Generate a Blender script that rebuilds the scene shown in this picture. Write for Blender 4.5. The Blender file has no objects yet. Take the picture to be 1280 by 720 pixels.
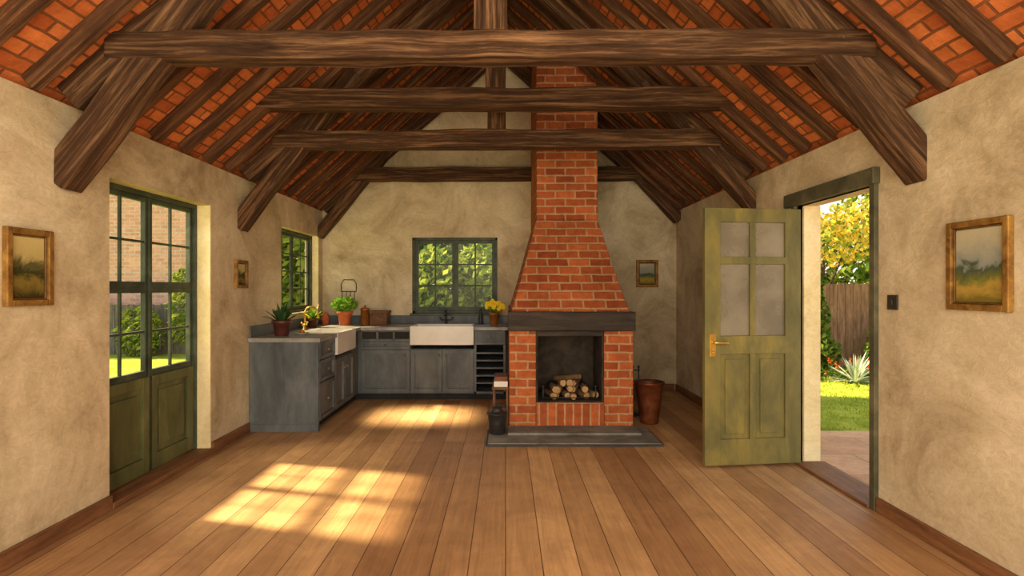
import bpy, bmesh, math, random
from mathutils import Vector, Matrix, noise as mnoise
random.seed(7)
R=random.Random(11)

# ------------------------------------------------------------------ node helpers
def new_mat(name):
    m=bpy.data.materials.new(name); m.use_nodes=True
    nt=m.node_tree; nt.nodes.clear()
    out=nt.nodes.new('ShaderNodeOutputMaterial')
    return m,nt,out
def N(nt,t,**kw):
    n=nt.nodes.new(t)
    for k,v in kw.items():
        if k in n.inputs.keys(): n.inputs[k].default_value=v
        else: setattr(n,k,v)
    return n
def c4(c): return (c[0],c[1],c[2],1)
def srgb(r,g,b):
    f=lambda v:(v/255/12.92) if v/255<=0.04045 else ((v/255+0.055)/1.055)**2.4
    return (f(r),f(g),f(b))
def ramp(nt,fac,stops):
    r=nt.nodes.new('ShaderNodeValToRGB')
    el=r.color_ramp.elements
    while len(el)<len(stops): el.new(0.5)
    for e,(p,c) in zip(el,stops): e.position=p; e.color=c4(c)
    nt.links.new(fac,r.inputs[0]); return r.outputs[0]
def coords(nt,kind,scale=(1,1,1),rot=(0,0,0)):
    t=nt.nodes.new('ShaderNodeTexCoord'); m=nt.nodes.new('ShaderNodeMapping')
    m.inputs['Scale'].default_value=scale; m.inputs['Rotation'].default_value=rot
    nt.links.new(t.outputs[kind],m.inputs[0]); return m.outputs[0]
def noise(nt,vec,scale,detail=4,rough=0.6,dist=0.0):
    n=N(nt,'ShaderNodeTexNoise'); n.inputs['Scale'].default_value=scale
    n.inputs['Detail'].default_value=detail; n.inputs['Roughness'].default_value=rough
    n.inputs['Distortion'].default_value=dist
    nt.links.new(vec,n.inputs['Vector']); return n.outputs['Fac']
def mix(nt,fac,a,b,mode='MIX'):
    m=nt.nodes.new('ShaderNodeMix'); m.data_type='RGBA'; m.blend_type=mode
    for inp,v in ((m.inputs[0],fac),(m.inputs[6],a),(m.inputs[7],b)):
        if isinstance(v,(int,float)): inp.default_value=v
        elif isinstance(v,tuple): inp.default_value=c4(v)
        else: nt.links.new(v,inp)
    return m.outputs[2]
def finish_bsdf(nt,out,col,rough=0.6,bump=None,bs=0.3,bd=0.01,metal=0.0,spec=0.3):
    b=nt.nodes.new('ShaderNodeBsdfPrincipled')
    if isinstance(col,tuple): b.inputs['Base Color'].default_value=c4(col)
    else: nt.links.new(col,b.inputs['Base Color'])
    b.inputs['Roughness'].default_value=rough; b.inputs['Metallic'].default_value=metal
    b.inputs['Specular IOR Level'].default_value=spec
    if bump is not None:
        bp=nt.nodes.new('ShaderNodeBump'); bp.inputs['Strength'].default_value=bs
        bp.inputs['Distance'].default_value=bd
        nt.links.new(bump,bp.inputs['Height']); nt.links.new(bp.outputs[0],b.inputs['Normal'])
    nt.links.new(b.outputs[0],out.inputs[0]); return b
def mottled(name,cols,scale=6,rough=0.6,bs=0.3,metal=0.0,spec=0.3,stretch=(1,1,1)):
    m,nt,out=new_mat(name); v=coords(nt,'Object',stretch)
    n=noise(nt,v,scale,5,0.65,0.4); k=len(cols)
    c=ramp(nt,n,[(0.3+0.4*i/max(1,k-1),cc) for i,cc in enumerate(cols)])
    n2=noise(nt,v,scale*7,4,0.7)
    finish_bsdf(nt,out,c,rough,n2,bs,0.006,metal,spec); return m
def wood(name,cols,rough=0.6,sx=1.2,sy=22,bs=0.5,spec=0.3,bd=0.01,patch=0.5):
    m,nt,out=new_mat(name); v=coords(nt,'UV',(sx,sy,1))
    n=noise(nt,v,1.0,7,0.75,0.35); k=len(cols)
    c=ramp(nt,n,[(0.32+0.36*i/max(1,k-1),cc) for i,cc in enumerate(cols)])
    v2=coords(nt,'UV',(1,2.5,1)); n2=noise(nt,v2,3.5,4,0.65,0.5)
    c=mix(nt,patch,c,ramp(nt,n2,[(0.3,(0.42,0.38,0.34)),(0.7,(1.15,1.12,1.1))]),'MULTIPLY')
    finish_bsdf(nt,out,c,rough,n,bs,bd,0,spec); return m
def brick(name,c1,c2,mort,bw=0.23,bh=0.09,ms=0.012,kind='UV',offset=0.5,rough=0.85,var=0.6,spec=0.15,bd=0.02):
    m,nt,out=new_mat(name); v=coords(nt,kind)
    nn=N(nt,'ShaderNodeTexNoise'); nn.inputs['Scale'].default_value=7; nt.links.new(v,nn.inputs['Vector'])
    vm=nt.nodes.new('ShaderNodeVectorMath'); vm.operation='MULTIPLY_ADD'
    nt.links.new(nn.outputs['Color'],vm.inputs[0]); vm.inputs[1].default_value=(0.016,0.016,0); nt.links.new(v,vm.inputs[2])
    b=nt.nodes.new('ShaderNodeTexBrick'); nt.links.new(vm.outputs[0],b.inputs['Vector'])
    b.inputs['Scale'].default_value=1; b.inputs['Brick Width'].default_value=bw; b.inputs['Row Height'].default_value=bh
    b.inputs['Mortar Size'].default_value=ms; b.inputs['Mortar Smooth'].default_value=0.4; b.inputs['Bias'].default_value=0
    b.offset=offset
    b.inputs['Color1'].default_value=c4(c1); b.inputs['Color2'].default_value=c4(c2); b.inputs['Mortar'].default_value=c4(mort)
    n=noise(nt,v,14,5,0.7); n3=noise(nt,v,2.2,3,0.6)
    col=mix(nt,var,b.outputs['Color'],ramp(nt,n,[(0.3,(0.55,0.5,0.5)),(0.65,(1.15,1.12,1.08))]),'MULTIPLY')
    col=mix(nt,var*0.8,col,ramp(nt,n3,[(0.32,(0.62,0.59,0.58)),(0.62,(1.1,1.05,1.0))]),'MULTIPLY')
    inv=nt.nodes.new('ShaderNodeMath'); inv.operation='MULTIPLY_ADD'
    nt.links.new(b.outputs['Fac'],inv.inputs[0]); inv.inputs[1].default_value=-1.0; 
    nt.links.new(n,inv.inputs[2])
    finish_bsdf(nt,out,col,rough,inv.outputs[0],0.5,bd,0,spec); return m
def leafmat(name,cols,transl=0.35):
    m,nt,out=new_mat(name); g=nt.nodes.new('ShaderNodeNewGeometry')
    k=len(cols); c=ramp(nt,g.outputs['Random Per Island'],[(i/max(1,k-1),cc) for i,cc in enumerate(cols)])
    d=nt.nodes.new('ShaderNodeBsdfDiffuse'); t=nt.nodes.new('ShaderNodeBsdfTranslucent'); mx=nt.nodes.new('ShaderNodeMixShader')
    nt.links.new(c,d.inputs[0]); nt.links.new(c,t.inputs[0]); mx.inputs[0].default_value=transl
    nt.links.new(d.outputs[0],mx.inputs[1]); nt.links.new(t.outputs[0],mx.inputs[2]); nt.links.new(mx.outputs[0],out.inputs[0])
    return m
def glassmat(name,haze=0.0,tint=(1,1,1),hcol=(0.6,0.58,0.52)):
    m,nt,out=new_mat(name)
    t=nt.nodes.new('ShaderNodeBsdfTransparent'); t.inputs[0].default_value=c4(tint)
    g=nt.nodes.new('ShaderNodeBsdfGlossy'); g.inputs['Roughness'].default_value=0.3
    mx=nt.nodes.new('ShaderNodeMixShader'); mx.inputs[0].default_value=0.01
    nt.links.new(t.outputs[0],mx.inputs[1]); nt.links.new(g.outputs[0],mx.inputs[2]); last=mx
    if haze>0:
        d=nt.nodes.new('ShaderNodeBsdfDiffuse'); v=coords(nt,'Object')
        n=noise(nt,v,3,4,0.6); nt.links.new(ramp(nt,n,[(0.3,tuple(x*0.55 for x in hcol)),(0.7,hcol)]),d.inputs[0])
        m2=nt.nodes.new('ShaderNodeMixShader'); m2.inputs[0].default_value=haze
        nt.links.new(mx.outputs[0],m2.inputs[1]); nt.links.new(d.outputs[0],m2.inputs[2]); last=m2
    nt.links.new(last.outputs[0],out.inputs[0]); return m

# ------------------------------------------------------------------ materials
def plaster(name,cols,amt=0.45):
    m,nt,out=new_mat(name); v=coords(nt,'Object')
    n=noise(nt,v,1.3,7,0.68,0.8)
    c=ramp(nt,n,[(0.33,cols[0]),(0.5,cols[1]),(0.66,cols[2])])
    n2=noise(nt,coords(nt,'Object',(1,1,1.5)),15,6,0.75,1.4)
    c=mix(nt,amt,c,ramp(nt,n2,[(0.36,(0.70,0.66,0.60)),(0.6,(1.07,1.06,1.05))]),'MULTIPLY')
    finish_bsdf(nt,out,c,0.9,n2,0.35,0.018,0,0.1); return m
M_plaster=plaster('plaster_cream',[srgb(166,146,114),srgb(204,186,152),srgb(226,210,178)])
M_reveal=plaster('plaster_reveal',[srgb(210,188,138),srgb(234,216,166),srgb(246,232,190)],0.3)  # paler than the walls: light on the window reveals put into the colour
def floor_mat():
    m,nt,out=new_mat('floor_boards'); v=coords(nt,'Object',(1,1,1),(0,0,math.radians(90)))
    b=nt.nodes.new('ShaderNodeTexBrick'); nt.links.new(v,b.inputs['Vector']); b.offset=0.37; b.offset_frequency=2
    b.inputs['Scale'].default_value=1; b.inputs['Brick Width'].default_value=5.3; b.inputs['Row Height'].default_value=0.2
    b.inputs['Mortar Size'].default_value=0.003; b.inputs['Mortar Smooth'].default_value=0.3; b.inputs['Bias'].default_value=0
    b.inputs['Color1'].default_value=c4(srgb(212,172,122)); b.inputs['Color2'].default_value=c4(srgb(158,118,80)); b.inputs['Mortar'].default_value=c4(srgb(90,60,38))
    g=noise(nt,coords(nt,'Object',(24,1.1,1)),1.0,7,0.75,1.2)
    col=mix(nt,0.65,b.outputs['Color'],ramp(nt,g,[(0.32,(0.62,0.56,0.52)),(0.64,(1.14,1.12,1.08))]),'MULTIPLY')
    g2=noise(nt,coords(nt,'Object'),2.4,6,0.7,0.8)
    col=mix(nt,0.55,col,ramp(nt,g2,[(0.35,(0.68,0.62,0.58)),(0.62,(1.14,1.12,1.08))]),'MULTIPLY')
    ma=nt.nodes.new('ShaderNodeMath'); ma.operation='MULTIPLY_ADD'; ma.inputs[1].default_value=-1.2
    nt.links.new(b.outputs['Fac'],ma.inputs[0]); nt.links.new(g,ma.inputs[2])
    finish_bsdf(nt,out,col,0.5,ma.outputs[0],0.45,0.01,0,0.4); return m
M_floor=floor_mat()
M_beam=wood('beam_oak',[srgb(36,23,14),srgb(80,54,34),srgb(150,112,78)],0.75,1.2,24,0.8,0.2,0.02)
M_rafter=wood('rafter_oak',[srgb(46,29,18),srgb(90,60,38),srgb(140,98,64)],0.75,1.2,22,0.7,0.2,0.02)
M_tile=brick('roof_terracotta',srgb(232,140,80),srgb(186,100,54),srgb(134,86,54),0.21,0.095,0.010,var=0.6)
M_brick=brick('hearth_brick',srgb(196,108,62),srgb(152,76,44),srgb(190,150,110),0.24,0.092,0.012)
M_soldier=brick('soldier_brick',srgb(196,108,62),srgb(152,76,44),srgb(190,150,110),0.09,0.30,0.012,offset=0.0)
M_soot=mottled('soot_brick',[srgb(34,28,24),srgb(78,66,54)],5,0.9,0.6)
M_lintel=wood('lintel_dark',[srgb(36,29,24),srgb(58,48,40),srgb(80,68,56)],0.7,1.5,14,0.5)
M_stone=mottled('hearth_stone',[srgb(88,87,82),srgb(118,116,110),srgb(144,141,132)],4,0.7,0.4)
M_stonedk=mottled('hearth_edge',[srgb(54,52,48),srgb(80,77,72)],6,0.7,0.4)
M_green=mottled('window_green_paint',[srgb(44,50,40),srgb(62,70,54),srgb(86,92,72)],5,0.5,0.25)
M_frgreen=mottled('panel_green_paint',[srgb(70,72,42),srgb(92,94,56),srgb(118,116,72)],4,0.5,0.3,stretch=(1,1,0.35))
M_door=mottled('door_olive_paint',[srgb(84,80,48),srgb(110,103,60),srgb(144,128,64)],3.5,0.5,0.3,stretch=(1,1,0.4))
M_doorfr=mottled('door_frame_paint',[srgb(68,66,50),srgb(90,86,64),srgb(114,108,82)],5,0.6,0.3)
M_cab=mottled('cabinet_blue_grey',[srgb(68,72,74),srgb(88,93,95),srgb(112,115,114)],4,0.5,0.25,stretch=(1,1,0.4))
M_cabin=mottled('cabinet_dark_recess',[srgb(30,28,26),srgb(50,46,42)],4,0.8,0.2)
M_counter=mottled('counter_stone',[srgb(112,110,104),srgb(142,140,132),srgb(170,166,156)],5,0.4,0.15,spec=0.4)
M_ceramic=mottled('sink_ceramic',[srgb(210,206,196),srgb(230,227,218)],3,0.25,0.05,spec=0.4)
M_brass=mottled('brass',[srgb(170,124,44),srgb(224,180,86)],9,0.35,0.1,metal=0.7)
M_gold=mottled('gilt_frame',[srgb(90,60,24),srgb(140,100,44),srgb(176,134,66)],12,0.5,0.6,metal=0.2)
M_goldin=mottled('gilt_inner',[srgb(80,54,26),srgb(130,96,48)],12,0.5,0.5,metal=0.2)
M_iron=mottled('black_iron',[srgb(22,22,22),srgb(48,46,44)],6,0.5,0.3,spec=0.5)
M_steel=mottled('aged_metal',[srgb(110,104,90),srgb(168,160,140)],8,0.35,0.1,metal=0.8)
M_terra=mottled('terracotta',[srgb(150,72,38),srgb(190,100,58),srgb(208,124,76)],7,0.75,0.4)
M_rust=mottled('copper_brown_bucket',[srgb(66,32,18),srgb(104,54,30),srgb(134,76,44)],6,0.4,0.4,metal=0.3)
M_plum=mottled('glazed_plum_pot',[srgb(64,32,30),srgb(104,54,46)],6,0.35,0.2,spec=0.5)
M_soil=mottled('soil',[srgb(36,26,18),srgb(60,44,30)],14,0.9,0.8)
M_copper=mottled('copper_tin',[srgb(140,78,34),srgb(190,118,58)],7,0.4,0.3,metal=0.4)
M_base=wood('baseboard_wood',[srgb(92,60,38),srgb(130,88,56),srgb(158,112,74)],0.55,1.5,14,0.3)
M_box=wood('brown_box_wood',[srgb(70,44,26),srgb(110,72,42),srgb(140,96,58)],0.6,3,20,0.3)
M_bark=mottled('log_bark',[srgb(70,50,34),srgb(120,92,62)],14,0.9,0.9)
M_logend=mottled('log_end',[srgb(150,114,72),srgb(196,158,108)],18,0.8,0.4)
M_switch=mottled('switch_bronze',[srgb(40,36,30),srgb(66,58,46)],8,0.4,0.2)
M_glass=glassmat('window_glass')
M_haze=glassmat('door_glass_hazy_reflect',0.5,(0.9,0.88,0.84),srgb(176,166,146))  # hazy panes; pale diffuse colour stands in for back wall reflections
M_patio=brick('patio_pavers',srgb(218,178,140),srgb(204,162,126),srgb(190,152,118),0.7,0.55,0.01,kind='Object',bd=0.01,var=0.4)
M_lawn=mottled('lawn_ground',[srgb(106,122,36),srgb(146,158,54),srgb(184,188,78)],2.5,0.95,0.6,spec=0.05)
M_grass=leafmat('grass_blades',[srgb(120,140,36),srgb(172,186,60),srgb(212,210,92)])
M_leafg=leafmat('leaf_green',[srgb(52,80,30),srgb(92,120,44),srgb(142,154,66)])
M_leafy=leafmat('leaf_yellow',[srgb(190,166,50),srgb(228,190,64),srgb(240,214,110),srgb(160,156,60)])
M_leafl=leafmat('leaf_light',[srgb(96,124,42),srgb(142,160,60),srgb(182,190,84),srgb(72,100,38)],0.45)
M_leafd=leafmat('leaf_houseplant',[srgb(70,120,34),srgb(122,168,54),srgb(172,200,80)],0.25)
M_succ=leafmat('leaf_succulent',[srgb(34,62,34),srgb(62,96,52),srgb(90,118,70)],0.1)
M_silver=leafmat('leaf_silver',[srgb(140,158,136),srgb(184,194,170),srgb(214,216,190)],0.2)
M_flow=leafmat('petal_yellow',[srgb(250,200,30),srgb(255,222,50),srgb(255,236,96)],0.1)
M_flowr=leafmat('petal_red',[srgb(200,60,30),srgb(230,110,50),srgb(240,150,90)],0.2)
M_trunk=mottled('tree_bark',[srgb(60,48,36),srgb(104,86,64)],8,0.95,0.8)
M_fence=wood('fence_wood',[srgb(104,76,56),srgb(148,112,84),srgb(178,142,110)],0.9,2,16,0.4)
M_fencegrey=wood('fence_grey',[srgb(78,76,70),srgb(112,108,100),srgb(138,132,120)],0.9,2,16,0.4)
M_outbrick=brick('neighbour_brick',srgb(232,184,154),srgb(206,158,132),srgb(220,204,184),0.25,0.09,0.012,var=0.4)
M_slate=brick('neighbour_roof',srgb(110,84,70),srgb(84,66,58),srgb(40,34,30),0.2,0.2,0.01)
def art(name,stops,sc):
    m,nt,out=new_mat(name); t=nt.nodes.new('ShaderNodeTexCoord')
    sp=nt.nodes.new('ShaderNodeSeparateXYZ'); nt.links.new(t.outputs['Generated'],sp.inputs[0])
    n=noise(nt,coords(nt,'Object'),sc,5,0.7,1.0)
    a=nt.nodes.new('ShaderNodeMath'); a.operation='MULTIPLY_ADD'; nt.links.new(n,a.inputs[0]); a.inputs[1].default_value=0.5
    nt.links.new(sp.outputs[2],a.inputs[2])
    a2=nt.nodes.new('ShaderNodeMath'); a2.operation='SUBTRACT'; nt.links.new(a.outputs[0],a2.inputs[0]); a2.inputs[1].default_value=0.25
    c=ramp(nt,a2.outputs[0],stops)
    n2=noise(nt,coords(nt,'Object'),60,3,0.7); finish_bsdf(nt,out,c,0.6,n2,0.4,0.003,0,0.1); return m
land=[(0.12,srgb(120,104,44)),(0.28,srgb(176,146,66)),(0.38,srgb(110,112,54)),(0.48,srgb(74,84,66)),(0.54,srgb(140,144,134)),(0.85,srgb(184,174,142))]
dark=[(0.12,srgb(62,54,26)),(0.3,srgb(128,108,48)),(0.42,srgb(52,54,30)),(0.54,srgb(96,90,50)),(0.64,srgb(184,164,106)),(0.9,srgb(200,180,120))]
M_art1=art('painted_landscape',land,5); M_art2=art('painted_trees',dark,8)

# ------------------------------------------------------------------ mesh builder
class B:
    def __init__(s,name,mats):
        s.name=name; s.mats=mats; s.bm=bmesh.new(); s.uv=s.bm.loops.layers.uv.new('UVMap')
    def mi(s,m):
        if m not in s.mats: s.mats.append(m)
        return s.mats.index(m)
    def face(s,vs,m,uvs=None,smooth=False):
        try: f=s.bm.faces.new(vs)
        except ValueError: return None
        f.material_index=s.mi(m); f.smooth=smooth
        if uvs:
            for l,u in zip(f.loops,uvs): l[s.uv].uv=u
        else:
            f.normal_update(); n=f.normal; ax=max(range(3),key=lambda i:abs(n[i]))
            for l in f.loops:
                c=l.vert.co
                l[s.uv].uv=(c.x,c.y) if ax==2 else ((c.x,c.z) if ax==1 else (c.y,c.z))
        return f
    def box(s,lo,hi,m,mx=None,grain=None):
        lo,hi=[min(a,b) for a,b in zip(lo,hi)],[max(a,b) for a,b in zip(lo,hi)]
        P=[Vector((x,y,z)) for x in (lo[0],hi[0]) for y in (lo[1],hi[1]) for z in (lo[2],hi[2])]
        off=(R.random()*5,R.random()*5) if grain is not None else (0,0)
        V=[s.bm.verts.new(mx@p if mx else p) for p in P]
        for idx,ax in (((0,1,3,2),0),((4,6,7,5),0),((0,4,5,1),1),((2,3,7,6),1),((0,2,6,4),2),((1,5,7,3),2)):
            o=[a for a in (0,1,2) if a!=ax]
            if grain in o: o=[grain]+[a for a in o if a!=grain]
            s.face([V[i] for i in idx],m,[(P[i][o[0]]+off[0],P[i][o[1]]+off[1]) for i in idx])
    def beam(s,p0,p1,w,h,m,up=(0,0,1),jit=0.006,seg=14):
        p0=Vector(p0);p1=Vector(p1);d=(p1-p0);L=d.length;d.normalize()
        side=d.cross(Vector(up)).normalized(); u=side.cross(d).normalized()
        o=R.random()*50; rings=[]
        per=[0,w,w+h,2*w+h,2*w+2*h]
        for i in range(seg+1):
            t=L*i/seg; c=p0+d*t; r=[]
            for k,(a,b) in enumerate(((-1,-1),(1,-1),(1,1),(-1,1))):
                j1=mnoise.noise(Vector((t*2.6+o,k*7.3,0)))*jit*2; j2=mnoise.noise(Vector((t*2.6+o,k*7.3,9)))*jit*2
                r.append(s.bm.verts.new(c+side*(a*w/2+j1)+u*(b*h/2+j2)))
            rings.append(r)
        for i in range(seg):
            for k in range(4):
                k2=(k+1)%4; t0=L*i/seg+o; t1=L*(i+1)/seg+o
                s.face([rings[i][k],rings[i][k2],rings[i+1][k2],rings[i+1][k]],m,[(t0,per[k]+o),(t0,per[k+1]+o),(t1,per[k+1]+o),(t1,per[k]+o)])
        s.face(rings[0][::-1],m); s.face(rings[-1],m)
    def lathe(s,c,prof,m,n=24,mx=None,smooth=True):
        c=Vector(c); rings=[]
        for r,z in prof:
            ring=[]
            for i in range(n):
                a=2*math.pi*i/n; p=Vector((r*math.cos(a),r*math.sin(a),z)); p=(mx@p if mx else p)+c
                ring.append(s.bm.verts.new(p))
            rings.append(ring)
        for a,b in zip(rings,rings[1:]):
            for i in range(n):
                j=(i+1)%n; s.face([a[i],a[j],b[j],b[i]],m,None,smooth)
        s.face(rings[0][::-1],m); s.face(rings[-1],m)
    def tube(s,pts,r,m,n=8):
        pts=[Vector(p) for p in pts]; rings=[]
        for i,p in enumerate(pts):
            d=(pts[min(i+1,len(pts)-1)]-pts[max(i-1,0)]).normalized()
            ref=Vector((0,0,1)) if abs(d.z)<0.9 else Vector((1,0,0))
            a=d.cross(ref).normalized(); b=a.cross(d)
            rr=r if not isinstance(r,(list,tuple)) else r[i]
            rings.append([s.bm.verts.new(p+a*rr*math.cos(2*math.pi*k/n)+b*rr*math.sin(2*math.pi*k/n)) for k in range(n)])
        for a,b in zip(rings,rings[1:]):
            for k in range(n): s.face([a[k],a[(k+1)%n],b[(k+1)%n],b[k]],m,None,True)
        s.face(rings[0][::-1],m); s.face(rings[-1],m)
    def ball(s,c,r,m,sub=1,sc=(1,1,1)):
        t=bmesh.new(); bmesh.ops.create_icosphere(t,subdivisions=sub,radius=r); mp={}
        for v in t.verts: mp[v]=s.bm.verts.new(Vector(c)+Vector((v.co.x*sc[0],v.co.y*sc[1],v.co.z*sc[2])))
        for f in t.faces: s.face([mp[v] for v in f.verts],m,None,True)
        t.free()
    def blade(s,base,d,L,w,droop,m,seg=4):
        base=Vector(base); d=Vector(d).normalized(); side=d.cross(Vector((0,0,1)))
        if side.length<0.05: side=Vector((1,0,0))
        side.normalize(); p=base.copy(); prev=None
        for i in range(seg+1):
            t=i/seg; ww=w*(1-t)**0.6*(0.55+0.9*t if t<0.5 else 1)*0.5
            a=s.bm.verts.new(p-side*ww); b=s.bm.verts.new(p+side*ww)
            if prev: s.face([prev[0],prev[1],b,a],m,[(0,0)]*4)
            prev=(a,b); d=(d+Vector((0,0,-droop/seg))).normalized(); p=p+d*(L/seg)
    def leaf(s,p,size,m,rnd,asp=0.5):
        d=Vector((rnd.uniform(-1,1),rnd.uniform(-1,1),rnd.uniform(-1,1))).normalized()
        a=d.orthogonal().normalized(); b=d.cross(a); l=size; w=size*asp
        q=[p-a*l,p-b*w,p+a*l,p+b*w]
        s.face([s.bm.verts.new(v) for v in q],m,[(0,0)]*4)
    def done(s,bevel=0,recalc=True,seg=2):
        if recalc: bmesh.ops.recalc_face_normals(s.bm,faces=s.bm.faces)
        me=bpy.data.meshes.new(s.name)
        s.bm.to_mesh(me); s.bm.free()
        for m in s.mats: me.materials.append(m)
        ob=bpy.data.objects.new(s.name,me); bpy.context.scene.collection.objects.link(ob)
        if bevel:
            b=ob.modifiers.new('bevel','BEVEL'); b.width=bevel; b.segments=seg; b.limit_method='ANGLE'; b.angle_limit=math.radians(40)
        return ob

XL,XR,YB,YF=-2.68,2.5,7.97,-1.2
TL,TR=0.20,0.17
EZ=2.7; XC=-0.09; SL=0.9; RZ=EZ+(XC-XL)*SL

# ------------------------------------------------------------------ room shell
b=B('floor',[M_floor]); b.box((XL-TL,YF,-0.12),(XR+TR,YB+0.2,0),M_floor); b.done()
WY0,WY1,WZ1=3.68,4.95,2.25
VY0,VY1,VZ0,VZ1=6.5,7.8,1.18,2.24
b=B('wall_left',[M_plaster,M_reveal])
def lw(y0,y1,z0,z1): b.box((XL-TL,y0,z0),(XL,y1,z1),M_plaster)
H=2.62
lw(YF,WY0,0,H); lw(WY0,WY1,WZ1,H); lw(WY1,VY0,0,H); lw(VY0,VY1,0,VZ0); lw(VY0,VY1,VZ1,H); lw(VY1,YB+0.2,0,H)
b.done()
b=B('trim_window_reveal',[M_reveal])
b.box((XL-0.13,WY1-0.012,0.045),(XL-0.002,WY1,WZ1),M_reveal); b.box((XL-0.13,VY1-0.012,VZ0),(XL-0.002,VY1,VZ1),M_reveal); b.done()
DY0,DY1,DZ1=3.70,4.66,2.2
b=B('wall_right',[M_plaster])
def rw(y0,y1,z0,z1): b.box((XR,y0,z0),(XR+TR,y1,z1),M_plaster)
rw(YF,DY0,0,H); rw(DY0,DY1,DZ1,H); rw(DY1,YB+0.2,0,H)
b.done()
BX0,BX1,BZ0,BZ1=-1.37,-0.12,1.13,2.24
b=B('wall_back',[M_plaster])
def bw(x0,x1,z0,z1): b.box((x0,YB,z0),(x1,YB+0.2,z1),M_plaster)
bw(XL,BX0,0,EZ); bw(BX0,BX1,0,BZ0); bw(BX0,BX1,BZ1,EZ); bw(BX1,XR,0,EZ)
tri=[(XL,EZ),(XR,EZ),(XC,RZ)]
f=[b.bm.verts.new((x,YB,z)) for x,z in tri]; k=[b.bm.verts.new((x,YB+0.2,z)) for x,z in tri]
b.face(f,M_plaster); b.face(k[::-1],M_plaster)
for i in range(3): b.face([f[i],f[(i+1)%3],k[(i+1)%3],k[i]],M_plaster)
b.done()
b=B('ceiling',[M_tile])
for sx in (-1,1):
    xe=XC+sx*3.05; ze=RZ-3.05*SL; n=Vector((sx*SL,0,1)).normalized()*0.09; L=math.hypot(3.05,3.05*SL)
    c=[(XC,RZ),(xe,ze)]
    P=[]
    for y in (YF-0.1,YB+0.3):
        for (x,z) in c: P.append(Vector((x,y,z)))
    q=P+[p+n for p in P]
    V=[b.bm.verts.new(p) for p in q]
    ya,yb=YF-0.1,YB+0.3
    b.face([V[0],V[1],V[3],V[2]],M_tile,[(ya,0),(ya,L),(yb,L),(yb,0)])
    b.face([V[4],V[6],V[7],V[5]],M_tile,[(ya,0),(yb,0),(yb,L),(ya,L)])
    for i,j in ((0,1),(1,3),(3,2),(2,0)): b.face([V[i],V[j],V[j+4],V[i+4]],M_tile)
b.done()
b=B('ceiling_rafters',[M_rafter])
y=-0.9
while y<7.9:
    for sx in (-1,1):
        xw=XL if sx<0 else XR
        n=Vector((sx*SL,0,1)).normalized()*-0.045
        d=Vector((-sx,0,SL)).normalized()
        p0=Vector((xw,y,EZ))+n-d*0.03; p1=Vector((XC,y,RZ))+n
        b.beam(p0,p1,0.072,0.09,M_rafter,up=(sx*SL,0,1),jit=0.004,seg=10)
    y+=0.36
b.box((XC-0.04,YF,RZ-0.32),(XC+0.04,YB,RZ-0.06),M_rafter,grain=1)
b.done(0.006,seg=1)
def truss(name,y,zb,hb,wy,left,right,king=True,feet=True,kw=0.2):
    b=B(name,[M_beam])
    zc=zb+hb/2; xa=XL+(zb+hb*0.5-EZ)/SL; xa=max(xa,XL)+0.02; xb=XR-(xa-XL)
    b.beam((xa,y,zc-0.008),(xb,y,zc+0.008),wy,hb,M_beam,jit=0.008,seg=30)
    if feet:
        (x0,z0,x1,z1)=left; b.beam((x0,y+0.01,z0),(x1,y+0.01,z1),wy,feet,M_beam,up=(1,0,-1))
        (x0,z0,x1,z1)=right; b.beam((x0,y+0.01,z0),(x1,y+0.01,z1),wy,feet,M_beam,up=(-1,0,-1))
    if king:
        b.beam((XC,y,zb+hb),(XC,y,RZ-0.2),kw,wy*0.9,M_beam,up=(0,1,0))
    for sx in (-1,1):
        n=Vector((sx*SL,0,1)).normalized()*-0.09
        xw=XL if sx<0 else XR
        b.beam(Vector((xw,y,EZ))+n,Vector((XC,y,RZ))+n,0.12,0.17,M_beam,up=(sx*SL,0,1))
    return b.done(0.012)
truss('roof_truss',3.3,2.87,0.165,0.16,(-2.71,2.14,-1.52,3.72),(2.56,2.19,1.36,3.66),True,0.185,0.2)
truss('roof_truss',5.5,2.905,0.18,0.15,(-2.71,2.12,-1.52,3.68),(2.55,2.28,1.42,3.6),True,0.165,0.18)
truss('roof_truss',7.82,3.04,0.19,0.15,(-2.7,2.25,-1.6,3.6),(2.5,2.48,1.5,3.55),False,0.15)
b=B('collar_beam',[M_beam]); b.beam((-2.22,4.9,3.19),(2.06,4.9,3.2),0.16,0.18,M_beam,jit=0.008,seg=26)
b.beam((XC,4.9,3.28),(XC,4.9,RZ-0.2),0.17,0.14,M_beam,up=(0,1,0)); b.done(0.012)

for nm,lo,hi in (('baseboard_left',(XL,YF,0),(XL+0.025,WY0,0.1)),('baseboard_left',(XL,WY1,0),(XL+0.025,5.66,0.1)),
                 ('baseboard_right',(XR-0.025,YF,0),(XR,DY0-0.06,0.1)),('baseboard_right',(XR-0.025,DY1+0.06,0),(XR,YB-0.03,0.1)),
                 ('baseboard_back',(1.36,YB-0.025,0),(XR-0.03,YB,0.1))):
    b=B(nm,[M_base]); b.box(lo,hi,M_base,grain=1 if 'back' not in nm else 0); b.done(0.006)
b=B('trim_threshold',[M_base]); b.box((XL-TL,WY0,0),(XL+0.03,WY1,0.045),M_base,grain=1); b.done(0.006)

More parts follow.
